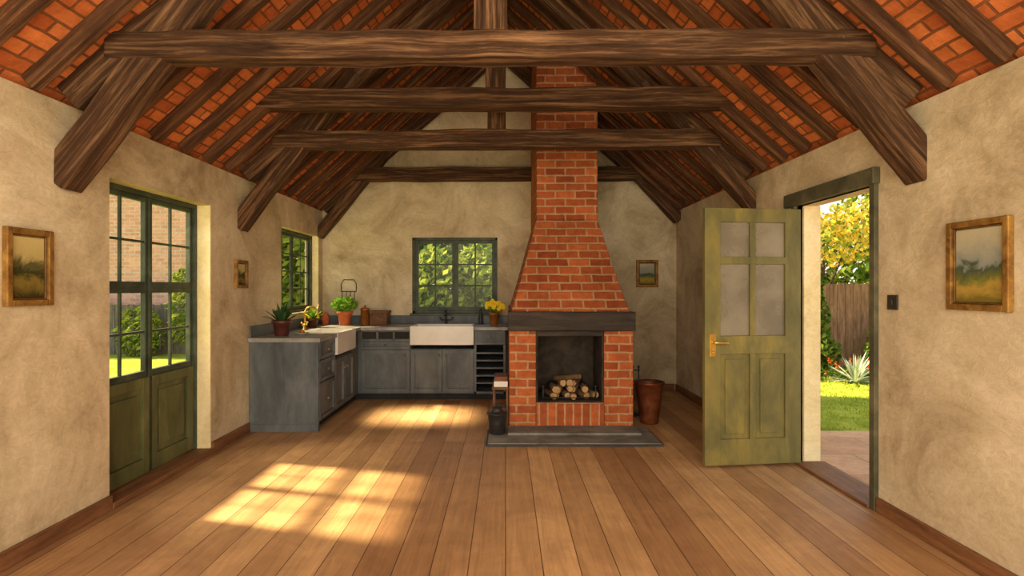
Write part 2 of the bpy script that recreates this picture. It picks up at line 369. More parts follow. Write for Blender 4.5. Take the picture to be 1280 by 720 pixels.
# ------------------------------------------------------------------ windows
def grid_window(b,P,u0,u1,z0,z1,cols,rows,mat,fr=0.045,mun=0.018,th=0.045,glass=True):
    def bx(a,c,z_0,z_1,d0,d1,m,g): b.box(P(a,d0,z_0),P(c,d1,z_1),m,grain=None)
    bx(u0,u0+fr,z0,z1,0,th,mat,2); bx(u1-fr,u1,z0,z1,0,th,mat,2)
    bx(u0+fr,u1-fr,z0,z0+fr*1.3,0,th,mat,0); bx(u0+fr,u1-fr,z1-fr,z1,0,th,mat,0)
    iu0,iu1,iz0,iz1=u0+fr,u1-fr,z0+fr*1.3,z1-fr
    for i in range(1,cols):
        u=iu0+(iu1-iu0)*i/cols; bx(u-mun/2,u+mun/2,iz0,iz1,0.01,th-0.008,mat,2)
    for i in range(1,rows):
        z=iz0+(iz1-iz0)*i/rows; bx(iu0,iu1,z-mun/2,z+mun/2,0.01,th-0.01,mat,2)
    bx(iu0,iu1,iz0,iz1,th*0.5-0.002,th*0.5+0.002,M_glass,2)
b=B('window_1',[M_green])
PL=lambda u,d,z:(XL-0.19+d,u,z)
fw=0.035
b.box(PL(WY0,0,0.045),PL(WY0+fw,0.07,WZ1),M_green); b.box(PL(WY1-fw,0,0.045),PL(WY1,0.07,WZ1),M_green)
b.box(PL(WY0+fw,0,WZ1-fw),PL(WY1-fw,0.07,WZ1),M_green)
mid=(WY0+WY1)/2
for (u0,u1) in ((WY0+fw,mid-0.004),(mid+0.004,WY1-fw)):
    grid_window(b,PL,u0,u1,1.5,WZ1-fw,2,2,M_green,0.038,0.018,0.04)
    grid_window(b,PL,u0,u1,0.80,1.5,2,2,M_green,0.038,0.018,0.04)
    z0,z1=0.05,0.80
    b.box(PL(u0,0,z0),PL(u0+0.08,0.055,z1),M_frgreen); b.box(PL(u1-0.08,0,z0),PL(u1,0.055,z1),M_frgreen)
    b.box(PL(u0+0.08,0,z1-0.08),PL(u1-0.08,0.055,z1),M_frgreen); b.box(PL(u0+0.08,0,z0),PL(u1-0.08,0.055,z0+0.12),M_frgreen)
    b.box(PL(u0+0.08,0.01,z0+0.12),PL(u1-0.08,0.03,z1-0.08),M_frgreen)
    b.box(PL(u0+0.13,0.03,z0+0.17),PL(u1-0.13,0.042,z1-0.13),M_frgreen)
b.box(PL(mid-0.015,0.04,0.05),PL(mid+0.015,0.055,WZ1-fw),M_green)
b.tube([PL(mid+0.05,0.055,1.0),PL(mid+0.05,0.1,1.0),PL(mid+0.05,0.1,1.12)],0.008,M_iron)
b.done(0.004,seg=1)
b=B('window_2',[M_green])
PL2=lambda u,d,z:(XL-0.15+d,u,z)
b.box(PL2(VY0,0,VZ0),PL2(VY0+0.035,0.06,VZ1),M_green); b.box(PL2(VY1-0.04,0,VZ0),PL2(VY1-0.012,0.06,VZ1),M_green)
b.box(PL2(VY0,0,VZ1-0.035),PL2(VY1-0.012,0.06,VZ1),M_green); b.box(PL2(VY0,0,VZ0),PL2(VY1-0.012,0.06,VZ0+0.035),M_green)
m2=(VY0+VY1)/2
grid_window(b,PL2,VY0+0.035,m2,VZ0+0.035,VZ1-0.035,2,4,M_green,0.035,0.016,0.026)
grid_window(b,PL2,m2,VY1-0.04,VZ0+0.035,VZ1-0.035,2,4,M_green,0.035,0.016,0.026)
b.done(0.003,seg=1)
b=B('window_3',[M_green])
PB=lambda u,d,z:(u,YB+0.13-d,z)
b.box(PB(BX0,0,BZ0),PB(BX0+0.035,0.07,BZ1),M_green); b.box(PB(BX1-0.035,0,BZ0),PB(BX1,0.07,BZ1),M_green)
b.box(PB(BX0,0,BZ1-0.035),PB(BX1,0.07,BZ1),M_green); b.box(PB(BX0,0,BZ0),PB(BX1,0.07,BZ0+0.035),M_green)
m3=(BX0+BX1)/2
grid_window(b,PB,BX0+0.035,m3,BZ0+0.035,BZ1-0.035,2,3,M_green,0.045,0.02,0.055)
grid_window(b,PB,m3,BX1-0.035,BZ0+0.035,BZ1-0.035,2,3,M_green,0.045,0.02,0.055)
b.done(0.004,seg=1)
b=B('trim_window_sill',[M_green]); b.box((BX0-0.03,YB-0.03,BZ0-0.035),(BX1+0.03,YB+0.06,BZ0),M_green); b.done(0.005)

# ------------------------------------------------------------------ garden door
b=B('trim_door_frame',[M_doorfr])
b.box((XR-0.03,DY0-0.055,0),(XR+0.05,DY0,DZ1+0.1),M_doorfr)
b.box((XR-0.03,DY1,0),(XR+0.05,DY1+0.055,DZ1+0.1),M_doorfr)
b.box((XR-0.05,DY0-0.07,DZ1),(XR+0.05,DY1+0.14,DZ1+0.11),M_doorfr)
b.done(0.006)
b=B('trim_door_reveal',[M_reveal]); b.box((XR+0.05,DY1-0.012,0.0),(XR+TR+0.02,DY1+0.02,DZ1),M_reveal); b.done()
b=B('trim_door_sill',[M_base]); b.box((XR-0.04,DY0,0),(XR+TR+0.05,DY1-0.02,0.025),M_base,grain=1); b.done(0.006)
b=B('door_1',[M_door,M_haze,M_brass])
ang=math.atan2(4.55-4.64,1.68-2.49); MX=Matrix.Translation((2.49,4.64,0))@Matrix.Rotation(ang,4,'Z')
W=0.85; T=0.045
def db(u0,u1,z0,z1,y0=0,y1=T,m=M_door): b.box((u0,y0,z0),(u1,y1,z1),m,mx=MX)
zb,zt=0.025,2.165
cs=[0.14,0.405,0.455,0.715]
db(0,cs[0],zb,zt); db(cs[3],W,zb,zt)
db(cs[0],cs[3],zb,0.24); db(cs[0],cs[3],0.95,1.10); db(cs[0],cs[3],2.05,zt); db(cs[0],cs[3],1.70,1.76)
db(cs[1],cs[2],0.24,0.95); db(cs[1],cs[2],1.10,1.70); db(cs[1],cs[2],1.76,2.05)
for (a,c) in ((cs[0],cs[1]),(cs[2],cs[3])):
    db(a,c,0.24,0.95,0.016,T-0.016); db(a+0.045,c-0.045,0.285,0.905,0.006,T-0.006)
    db(a,c,1.10,1.70,0.02,0.025,M_haze); db(a,c,1.76,2.05,0.02,0.025,M_haze)
hx=W-0.065
for sgn,y0 in ((1,T),(-1,0)):
    db(hx-0.025,hx+0.025,0.93,1.12,y0,y0+sgn*0.006,M_brass)
    pts=[(hx,y0,1.05),(hx,y0+sgn*0.05,1.05),(hx-0.02,y0+sgn*0.055,1.05),(hx-0.11,y0+sgn*0.055,1.045)]
    b.tube([MX@Vector(p) for p in pts],0.011,M_brass)
    b.ball(MX@Vector((hx,y0+sgn*0.012,0.965)),0.014,M_brass)
b.done(0.005)

# ------------------------------------------------------------------ fireplace
FX0,FX1,FY=0.04,1.345,5.73
b=B('brick_fireplace',[M_brick,M_soldier,M_soot,M_lintel,M_stone])
ox0,ox1,oz0,oz1=0.32,1.04,0.29,0.99
b.box((FX0,FY,0),(ox0,YB-0.01,1.05),M_brick); b.box((ox1,FY,0),(FX1,YB-0.01,1.05),M_brick)
b.box((ox0,FY,0.0),(ox1,6.4,oz0),M_soldier)
b.box((ox0,FY-0.012,0.0),(ox1,FY,oz0-0.01),M_soldier)
b.box((ox0,6.35,oz0),(ox1,YB-0.01,1.05),M_soot)
b.box((ox0,FY+0.02,oz0),(ox0+0.02,6.35,1.05),M_soot); b.box((ox1-0.02,FY+0.02,oz0),(ox1,6.35,1.05),M_soot)
b.box((ox0,FY+0.02,oz0),(ox1,6.35,oz0+0.012),M_soot)
b.box((ox0,FY+0.01,oz1),(ox1,FY+0.05,1.05),M_lintel)
b.beam((FX0-0.015,FY+0.1,1.15),(FX1+0.015,FY+0.1,1.15),0.3,0.2,M_lintel,jit=0.005,seg=16)
b.box((FX0,FY+0.25,1.05),(FX1,YB-0.01,1.25),M_brick)
lo=[(FX0+0.02,FY+0.03),(FX1-0.03,FY+0.03),(FX1-0.03,YB-0.01),(FX0+0.02,YB-0.01)]
CX0,CX1,CY=0.37,1.10,6.5
hi=[(CX0,CY),(CX1,CY),(CX1,YB-0.01),(CX0,YB-0.01)]
prev=[b.bm.verts.new((x,y,1.25)) for x,y in lo]; tiers=12
for i in range(1,tiers+1):
    t=i/tiers; tt=t**0.93; z=1.25+(2.32-1.25)*t
    cur=[b.bm.verts.new((a[0]+(c[0]-a[0])*tt,a[1]+(c[1]-a[1])*tt,z)) for a,c in zip(lo,hi)]
    for k in range(4):
        k2=(k+1)%4; vs=[prev[k],prev[k2],cur[k2],cur[k]]
        if k in(0,2): uv=[(v.co.x,v.co.z*1.0) for v in vs]
        else: uv=[(v.co.y,v.co.z*1.0) for v in vs]
        b.face(vs,M_brick,uv)
    prev=cur
b.box((CX0,CY,2.32),(CX1,YB-0.01,5.4),M_brick)
b.done(0.006,seg=1)
b=B('hearth_slab',[M_stonedk,M_stone])
b.box((-0.19,5.13,0),(1.5,5.72,0.018),M_stonedk); b.box((-0.17,5.15,0.018),(1.48,5.72,0.03),M_stone)
b.box((0.02,5.42,0.03),(1.36,5.72,0.055),M_stone); b.done(0.005)
b=B('firewood_pile',[M_bark,M_logend])
def log(c,r,L,yaw,pitch=0):
    n=12; d=Vector((math.sin(yaw),-math.cos(yaw)*math.cos(pitch),math.sin(pitch))).normalized()
    a=d.cross(Vector((0,0,1))).normalized(); e=a.cross(d); c=Vector(c); rr=[r*R.uniform(0.85,1.1) for _ in range(n)]
    ring=lambda q,k:[b.bm.verts.new(q+(a*math.cos(2*math.pi*i/n)+e*math.sin(2*math.pi*i/n))*rr[i]*k) for i in range(n)]
    A=ring(c-d*L/2,1);C=ring(c+d*L/2,1);D=ring(c+d*(L/2+0.004),0.86);E=ring(c-d*(L/2+0.004),0.86)
    for i in range(n):
        j=(i+1)%n; b.face([A[i],A[j],C[j],C[i]],M_bark,None,True); b.face([C[i],C[j],D[j],D[i]],M_bark); b.face([A[j],A[i],E[i],E[j]],M_bark)
    b.face(D,M_logend); b.face(E[::-1],M_logend)
for row,(cnt,z) in enumerate(((6,0.348),(5,0.415),(3,0.475))):
    for i in range(cnt):
        x=0.69+(i-(cnt-1)/2)*0.086+R.uniform(-0.008,0.008)
        log((x,6.0+R.uniform(-0.03,0.03),z),0.038+R.uniform(-0.003,0.005),0.34,R.uniform(-0.4,0.4),R.uniform(-0.05,0.05))
log((0.67,5.9,0.53),0.028,0.3,1.0,0.15)
b.done()
b=B('fire_grate',[M_iron])
for x in (0.40,0.96):
    b.tube([(x,5.8,0.303),(x,5.8,0.44)],0.009,M_iron); b.ball((x,5.8,0.45),0.015,M_iron,2)
b.tube([(0.40,5.8,0.33),(0.96,5.8,0.33)],0.007,M_iron)
b.done()

def bucket(name,c,r0,r1,h,m,handle,tilt=0,rim=0.012):
    b=B(name,[m,M_iron]); 
    b.lathe(c,[(r0*0.96,0),(r0,0.01),(r0+(r1-r0)*0.5,h*0.5),(r1,h-0.02),(r1+rim,h-0.015),(r1+rim,h),(r1-0.006,h),(r1-0.012,h-0.03),(r0,h*0.25)],m,28)
    pts=[(c[0]+math.cos(a)*(r1+rim),c[1]-math.sin(a)*0.5*(r1)*tilt,c[2]+h-0.01+math.sin(a)*(handle)) for a in [math.pi*i/12 for i in range(13)]]
    b.tube(pts,0.006,M_iron); return b.done()
bucket('log_bucket',(1.60,6.06,0),0.10,0.155,0.46,M_rust,0.03,1.6)
b=B('fire_tool_stand',[M_iron])
c=(1.50,6.45,0)
b.lathe(c,[(0.1,0),(0.1,0.015),(0.03,0.03),(0.012,0.05),(0.01,0.55),(0.012,0.56)],M_iron,16)
for dx in (-0.07,0,0.07):
    b.tube([(c[0]+dx,c[1]-0.03,0.56),(c[0]+dx,c[1]-0.03,0.12)],0.007,M_iron)
    b.ball((c[0]+dx,c[1]-0.03,0.57),0.016,M_iron,2)
b.tube([(c[0]-0.09,c[1]-0.02,0.53),(c[0]+0.09,c[1]-0.02,0.53)],0.007,M_iron)
b.box((c[0]-0.1,c[1]-0.045,0.1),(c[0]-0.04,c[1]-0.025,0.18),M_iron)
b.done()
b=B('coal_scuttle',[M_iron])
c=(-0.085,5.5,0.03)
b.lathe(c,[(0.07,0),(0.085,0.01),(0.088,0.12),(0.095,0.2),(0.1,0.205),(0.09,0.21),(0.06,0.225),(0.05,0.25),(0.055,0.26)],M_iron,24)
b.tube([(c[0]+math.cos(a)*0.098,c[1],c[2]+0.19+math.sin(a)*0.1) for a in [math.pi*i/10 for i in range(11)]],0.006,M_iron)
b.done()
b=B('fireside_stool',[M_box,M_ceramic,M_iron])
for x in (-0.135,0.005):
    for y in (5.77,6.02): b.box((x,y,0.0),(x+0.024,y+0.024,0.42),M_box,grain=2)
b.box((-0.13,5.775,0.2),(0.02,6.035,0.225),M_box,grain=0)
b.box((-0.145,5.755,0.42),(0.032,6.055,0.45),M_box,grain=0)
b.box((-0.125,5.765,0.45),(0.022,6.045,0.51),M_ceramic); b.box((-0.115,5.775,0.51),(0.018,6.035,0.56),M_rust)
b.done(0.004)

# ------------------------------------------------------------------ kitchen
CT=0.98; CX=-1.95; CYB=7.25; CY0=5.67
b=B('kitchen_cabinet',[M_cab,M_cabin,M_steel])
kz=0.09; top=CT-0.045
S1=(6.22,6.98); S2=(-1.27,-0.42)
b.box((XL+0.005,CY0,0),(CX,CY0+0.03,top),M_cab)
for i in range(1,4):
    x=XL+ (CX-XL)*i/4; b.box((x-0.003,CY0-0.003,0.08),(x+0.003,CY0,top),M_cab)
b.box((XL+0.005,CY0-0.01,0),(CX,CY0,0.08),M_cab)
b.box((XL+0.005,CY0+0.03,kz),(CX-0.025,S1[0],top),M_cab)
b.box((XL+0.005,S1[0],kz),(CX-0.025,S1[1],top-0.25),M_cab)
b.box((XL+0.005,S1[1],kz),(CX-0.025,YB-0.005,top),M_cab)
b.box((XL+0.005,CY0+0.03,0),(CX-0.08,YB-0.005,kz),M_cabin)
b.box((CX-0.025,CYB+0.025,kz),(S2[0],YB-0.005,top),M_cab)
b.box((S2[0],CYB+0.025,kz),(S2[1],YB-0.005,top-0.25),M_cab)
b.box((S2[1],CYB+0.025,0.74),(0.0,YB-0.005,top),M_cab)
b.box((S2[1],CYB+0.0,kz),(S2[1]+0.03,YB-0.005,0.74),M_cab); b.box((-0.03,CYB,kz),(0.0,YB-0.005,0.74),M_cab)
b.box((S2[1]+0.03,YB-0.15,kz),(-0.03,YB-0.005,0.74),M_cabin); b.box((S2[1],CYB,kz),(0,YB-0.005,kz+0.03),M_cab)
for i in range(1,6):
    z=kz+0.03+i*0.1; b.box((S2[1]+0.03,CYB+0.005,z),(-0.03,YB-0.15,z+0.022),M_cab)
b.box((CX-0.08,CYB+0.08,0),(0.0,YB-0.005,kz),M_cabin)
PLf=lambda u,d,z:(CX-0.025+d,u,z)
PBf=lambda u,d,z:(u,CYB+0.025-d,z)
def shaker(P,u0,u1,z0,z1,knob=None,fr=0.055):
    g=0.007; u0+=g;u1-=g;z0+=g;z1-=g
    b.box(P(u0,0,z0),P(u1,0.006,z1),M_cab)
    for (a,c,e,f) in ((u0,u0+fr,z0,z1),(u1-fr,u1,z0,z1),(u0+fr,u1-fr,z0,z0+fr),(u0+fr,u1-fr,z1-fr,z1)):
        b.box(P(a,0.006,e),P(c,0.03,f),M_cab)
    if knob:
        c=Vector(P(knob[0],0.04,knob[1])); b.ball(c,0.016,M_steel,2)
        b.tube([P(knob[0],0.02,knob[1]),P(knob[0],0.04,knob[1])],0.006,M_steel)
for (z0,z1) in ((0.74,top),(0.5,0.74),(0.1,0.5)):
    shaker(PLf,CY0+0.03,S1[0],z0,z1,((CY0+S1[0])/2,(z0+z1)/2),0.04)
ms=(S1[0]+S1[1])/2
shaker(PLf,S1[0],ms,0.1,top-0.25,(ms-0.05,0.55)); shaker(PLf,ms,S1[1],0.1,top-0.25,(ms+0.05,0.55))
x0=CX+0.02
b.box(PBf(x0,0,0.8),PBf(S2[0],0.012,top),M_cabin)  # flat dark panel: shade of the open wine cubbies put into its colour
for i in range(4):
    xx=x0+ (S2[0]-x0)*(i)/3; b.box(PBf(xx-0.014,0.01,0.8),PBf(xx+0.014,0.026,top),M_cab)
b.box(PBf(x0,0.01,0.915),PBf(S2[0],0.026,top),M_cab); b.box(PBf(x0,0.01,0.79),PBf(S2[0],0.026,0.82),M_cab)
shaker(PBf,x0,S2[0],0.68,0.79,((x0+S2[0])/2,0.735),0.03)
shaker(PBf,x0,S2[0],0.1,0.68,(S2[0]-0.06,0.6))
ms=(S2[0]+S2[1])/2
shaker(PBf,S2[0],ms,0.1,top-0.25,(ms-0.04,0.6)); shaker(PBf,ms,S2[1],0.1,top-0.25,(ms+0.04,0.6))
shaker(PBf,S2[1],0.0,0.74,top,((S2[1])/2,0.84),0.035)
b.done(0.003,seg=1)
b=B('countertop',[M_counter])
z0,z1=top,CT; ov=0.025
b.box((XL+0.003,CY0-0.03,z0),(CX+ov,S1[0],z1),M_counter); b.box((XL+0.003,S1[0],z0),(CX-0.44,S1[1],z1),M_counter)
b.box((XL+0.003,S1[1],z0),(CX+ov,YB-0.003,z1),M_counter)
b.box((CX+ov,CYB-ov,z0),(S2[0],YB-0.003,z1),M_counter); b.box((S2[0],CYB+0.42,z0),(S2[1],YB-0.003,z1),M_counter)
b.box((S2[1],CYB-ov,z0),(0.03,YB-0.003,z1),M_counter)
b.done(0.005)
b=B('trim_backsplash',[M_cab])
b.box((XL+0.022,YB-0.02,CT),(0.035,YB-0.001,CT+0.12),M_cab); b.box((XL+0.001,CY0,CT),(XL+0.022,YB-0.001,CT+0.12),M_cab); b.done(0.004)
def sink(lo,hi,zt,d):
    b=B('farmhouse_sink',[M_ceramic]); t=0.03; (x0,y0),(x1,y1)=lo,hi
    b.box((x0,y0,zt-d),(x1,y1,zt-d+0.03),M_ceramic)
    b.box((x0,y0,zt-d+0.03),(x0+t,y1,zt),M_ceramic); b.box((x1-t,y0,zt-d+0.03),(x1,y1,zt),M_ceramic)
    b.box((x0+t,y0,zt-d+0.03),(x1-t,y0+t,zt),M_ceramic); b.box((x0+t,y1-t,zt-d+0.03),(x1-t,y1,zt),M_ceramic)
    b.lathe(((x0+x1)/2,(y0+y1)/2,zt-d+0.03),[(0.03,0),(0.03,0.003),(0.02,0.002)],M_steel,16)
    return b.done(0.01,seg=3)
sink((CX-0.44,S1[0]+0.004),(CX+0.03,S1[1]-0.004),CT+0.005,0.25)
sink((S2[0]+0.004,CYB-0.045),(S2[1]-0.004,CYB+0.42),CT+0.015,0.25)
def faucet(c,dx,dy,m,h=0.26):
    b=B('kitchen_faucet',[m]); x,y,z=c
    b.lathe(c,[(0.03,0),(0.03,0.01),(0.018,0.02),(0.016,0.07),(0.012,0.08)],m,16)
    pts=[(x,y,z+0.05),(x,y,z+h*0.7)]+[(x+dx*0.08*(1-math.cos(a)),y+dy*0.08*(1-math.cos(a)),z+h*0.7+0.08*math.sin(a)) for a in [math.pi*i/10 for i in range(1,11)]]+[(x+dx*0.16,y+dy*0.16,z+h*0.55)]
    b.tube(pts,0.011,m)
    for s in (-1,1):
        b.tube([(x,y,z+0.06),(x+s*dy*0.07,y+s*dx*0.07,z+0.065),(x+s*dy*0.09,y+s*dx*0.09,z+0.09)],0.008,m); b.ball((x+s*dy*0.09,y+s*dx*0.09,z+0.095),0.014,m,2)
    b.done()
faucet((-2.46,6.66,CT),1,0,M_brass,0.3)
faucet((-0.85,7.8,CT),0,-1,M_iron,0.22)

def pot(b,c,r,h,m):
    b.lathe(c,[(r*0.68,0),(r*0.7,0.005),(r*0.9,h*0.78),(r*1.04,h*0.79),(r*1.06,h),(r*0.93,h),(r*0.9,h*0.9)],m,24)
    b.lathe((c[0],c[1],c[2]+h*0.86),[(r*0.9,0),(r*0.88,0.01),(0.001,0.012)],M_soil,20)
b=B('potted_succulent',[M_plum]); c=(-2.44,5.93,CT); pot(b,c,0.1,0.17,M_plum)
for i in range(54):
    a=i*2.4; e=R.uniform(0.4,1.45); d=(math.cos(a)*math.cos(e),math.sin(a)*math.cos(e),math.sin(e))
    b.blade((c[0]+d[0]*0.02,c[1]+d[1]*0.02,c[2]+0.14),d,R.uniform(0.15,0.25),0.05,0.25,M_succ)
b.done(recalc=False)
b=B('potted_herb',[M_terra]); c=(-2.24,7.58,CT); pot(b,c,0.105,0.2,M_terra)
for i in range(420):
    while True:
        p=Vector((R.uniform(-1,1),R.uniform(-1,1),R.uniform(-1,1)))
        if p.length<1: break
    b.leaf(Vector((c[0]+p.x*0.18,c[1]+p.y*0.18,c[2]+0.29+p.z*0.11)),R.uniform(0.02,0.042),M_leafd,R)
for i in range(30):
    a=R.uniform(0,6.28); e=R.uniform(0.6,1.5); d=(math.cos(a)*math.cos(e),math.sin(a)*math.cos(e),math.sin(e))
    b.blade((c[0],c[1],c[2]+0.18),d,R.uniform(0.14,0.25),0.03,0.5,M_leafd)
b.done(recalc=False)
b=B('potted_trailing_plant',[M_plum]); c=(-2.54,7.15,CT); pot(b,c,0.075,0.12,M_plum)
for i in range(60):
    a=R.uniform(0,6.28); e=R.uniform(0.4,1.4); d=(math.cos(a)*math.cos(e),math.sin(a)*math.cos(e),math.sin(e))
    b.blade((c[0],c[1],c[2]+0.1),d,R.uniform(0.1,0.24),0.05,R.uniform(0.3,1.0),M_leafd if i%6 else M_flow)
b.done(recalc=False)
def flowers(name,c,r,h,n,spread,potm,fm):
    b=B(name,[potm]); pot(b,c,r,h,potm)
    for i in range(30):
        a=R.uniform(0,6.28); e=R.uniform(0.1,1.2); d=(math.cos(a)*math.cos(e),math.sin(a)*math.cos(e),math.sin(e))
        b.blade((c[0],c[1],c[2]+h-0.01),d,R.uniform(0.06,0.12),0.03,0.9,M_leafd)
    for i in range(n):
        a=R.uniform(0,6.28); rr=R.uniform(0.1,1)**0.6*spread; p=Vector((c[0]+math.cos(a)*rr,c[1]+math.sin(a)*rr*0.7-0.02,c[2]+h+0.05+0.09*(1-(rr/spread)**2)+R.uniform(-0.01,0.03)))
        b.tube([(c[0]+math.cos(a)*rr*0.3,c[1]+math.sin(a)*rr*0.3,c[2]+h*0.9),p],0.003,M_leafd,5)
        for k in range(8):
            aa=k*math.pi/4+i; q=p+Vector((math.cos(aa)*0.02,-0.004,math.sin(aa)*0.02)); u=Vector((math.cos(aa),-0.2,math.sin(aa))).normalized(); v=Vector((-math.sin(aa),0,math.cos(aa)))
            b.face([b.bm.verts.new(x) for x in (q-u*0.016,q+v*0.009,q+u*0.018,q-v*0.009)],fm,[(0,0)]*4)
        b.ball(p+Vector((0,-0.006,0)),0.012,fm,1)
    b.done(recalc=False)
flowers('potted_yellow_flowers',(-0.16,7.6,CT),0.075,0.18,40,0.14,M_copper,M_flow)
b=B('copper_canister',[M_copper]); b.lathe((-1.985,7.68,CT),[(0.055,0),(0.06,0.01),(0.06,0.2),(0.063,0.2),(0.063,0.23),(0.03,0.245),(0.012,0.25),(0.015,0.27),(0.003,0.28)],M_copper,24); b.done()
b=B('bread_box',[M_box,M_brass]); b.box((-1.9,7.6,CT),(-1.66,7.85,CT+0.17),M_box,grain=0); b.box((-1.91,7.59,CT+0.17),(-1.65,7.86,CT+0.2),M_box,grain=0)
b.ball((-1.78,7.585,CT+0.1),0.014,M_brass,2); b.box((-1.85,7.592,CT+0.03),(-1.71,7.6,CT+0.15),M_box,grain=0); b.done(0.008)
b=B('soap_dish',[M_ceramic,M_brass]); b.lathe((-2.28,6.08,CT),[(0.05,0),(0.08,0.02),(0.085,0.022),(0.05,0.012)],M_ceramic,20); b.ball((-2.28,6.08,CT+0.03),0.03,M_copper,2,(1.2,0.8,0.6)); b.done()
b=B('wine_bottle',[M_iron]); b.lathe((-0.36,7.84,CT),[(0.03,0),(0.032,0.01),(0.032,0.12),(0.012,0.17),(0.012,0.22)],M_iron,18); b.done()
b=B('storage_jar',[M_terra]); b.lathe((-2.56,7.72,CT),[(0.04,0),(0.05,0.01),(0.055,0.1),(0.045,0.14),(0.048,0.15),(0.02,0.165),(0.01,0.18)],M_terra,20); b.done()
b=B('wall_utensil_rack',[M_iron])
y=YB-0.03
b.tube([(-2.40,y,1.45),(-2.18,y,1.45)],0.006,M_iron); b.tube([(-2.40,y,1.56),(-2.36,y,1.62),(-2.22,y,1.62),(-2.18,y,1.56)],0.006,M_iron)
for x in (-2.40,-2.18): b.tube([(x,y,1.45),(x,y,1.56)],0.006,M_iron); b.tube([(x,y,1.5),(x,YB-0.001,1.5)],0.006,M_iron)
for x in (-2.38,-2.32,-2.26,-2.2):
    b.tube([(x,y,1.45),(x,y-0.02,1.42),(x,y-0.03,1.32)],0.005,M_iron); b.ball((x,y-0.03,1.31),0.022,M_iron,2,(1,0.3,1.3))
b.done()

def picture(P,u0,u1,z0,z1,artm,fr=0.05):
    b=B('framed_painting',[M_gold,M_goldin,artm])
    t=0.035
    for (a,c,e,f) in ((u0,u0+fr,z0,z1),(u1-fr,u1,z0,z1),(u0+fr,u1-fr,z0,z0+fr),(u0+fr,u1-fr,z1-fr,z1)): b.box(P(a,0.002,e),P(c,t,f),M_gold)
    g=fr; h=fr*1.3
    for (a,c,e,f) in ((u0+g,u0+h,z0+g,z1-g),(u1-h,u1-g,z0+g,z1-g),(u0+h,u1-h,z0+g,z0+h),(u0+h,u1-h,z1-h,z1-g)): b.box(P(a,0.002,e),P(c,t*0.65,f),M_goldin)
    b.box(P(u0+h,0.004,z0+h),P(u1-h,0.014,z1-h),artm)
    b.done(0.005)
PW=lambda u,d,z:(XR-d,u,z); PV=lambda u,d,z:(XL+d,u,z); PK=lambda u,d,z:(u,YB-d,z)
picture(PW,2.67,3.05,1.38,1.86,M_art1,0.034)
picture(PV,2.89,3.19,1.40,1.83,M_art2,0.034)
picture(PV,5.36,5.6,1.5,1.78,M_art2,0.03)
picture(PK,1.91,2.23,1.51,1.91,M_art1,0.04)
b=B('light_switch',[M_switch]); b.box((XR-0.012,3.46,1.36),(XR-0.0005,3.55,1.455),M_switch); b.box((XR-0.02,3.495,1.39),(XR-0.012,3.515,1.425),M_switch); b.done(0.003)

# ------------------------------------------------------------------ garden
b=B('garden_lawn',[M_lawn]); b.box((-30,-10,-0.14),(30,40,-0.125),M_lawn)
b.box((XR+TR,5.75,-0.125),(30,40,-0.03),M_lawn); b.box((-30,-10,-0.125),(XL-TL,40,-0.03),M_lawn); b.box((XL-TL,YB+0.2,-0.125),(XR+TR,40,-0.03),M_lawn); b.done()
b=B('garden_patio',[M_patio]); b.box((XR+TR,-6,-0.12),(12,5.75,-0.01),M_patio); b.done()
rg=random.Random(5)
b=B('lawn_grass',[M_grass])
for i in range(9000):
    x=rg.uniform(3.0,7.5); y=rg.uniform(5.78,10)
    if not(0.5<x/y<0.75): continue
    a=rg.uniform(0,6.28); b.blade((x,y,-0.03),(math.cos(a)*0.5,math.sin(a)*0.5,1),rg.uniform(0.03,0.07),0.012,0.6,M_grass,2)
b.done(recalc=False)
def fence(name,p0,p1,h,m):
    b=B(name,[m]); p0=Vector(p0);p1=Vector(p1);d=(p1-p0);L=d.length;d.normalize(); n=int(L/0.15); ang=math.atan2(d.y,d.x)
    for i in range(n):
        MXX=Matrix.Translation(p0+d*(i*0.15))@Matrix.Rotation(ang,4,'Z'); hh=h+R.uniform(-0.02,0.02)
        b.box((0,R.uniform(0,0.01),0),(0.142,0.025,hh),m,mx=MXX,grain=2)
    MXX=Matrix.Translation(p0)@Matrix.Rotation(ang,4,'Z')
    for z in (0.3,h-0.3): b.box((0,0.025,z),(L,0.06,z+0.08),m,mx=MXX,grain=0)
    b.done()
fence('garden_fence',(3.2,10.4,-0.03),(10.5,10.4,-0.03),1.62,M_fence)
fence('garden_fence',(-14,12.6,-0.03),(-5.5,12.6,-0.03),1.15,M_fencegrey)
def tree(name,trunk,blobs,n,size,m,rnd,trunkr=0.09,extra=None,asp=0.5):
    b=B(name,[m,M_trunk]); t=Vector(trunk)
    if trunkr:
        c0=Vector(blobs[0][0]); b.tube([t,t.lerp(c0,0.5)+Vector((0.08,0,0)),c0],[trunkr,trunkr*0.8,trunkr*0.4],M_trunk,10)
        for (c,r) in blobs: b.tube([t.lerp(c0,0.45)+Vector((0.07,0,0)),Vector(c)],[trunkr*0.5,trunkr*0.15],M_trunk,6)
    tot=sum(r[0]*r[1]*r[2] for c,r in blobs)
    for (c,r) in blobs:
        for i in range(int(n*r[0]*r[1]*r[2]/tot)):
            while True:
                p=Vector((rnd.uniform(-1,1),rnd.uniform(-1,1),rnd.uniform(-1,1)))
                if p.length<1: break
            p=p.normalized()*(p.length**0.5)*(1+0.25*mnoise.noise(p*3+Vector(c)))
            mm=m if not extra or rnd.random()>0.3 else extra
            z=c[2]+p.z*r[2]
            if z<0: continue
            b.leaf(Vector((c[0]+p.x*r[0],c[1]+p.y*r[1],z)),size*rnd.uniform(0.6,1.3),mm,rnd,asp)
    b.done(recalc=False)
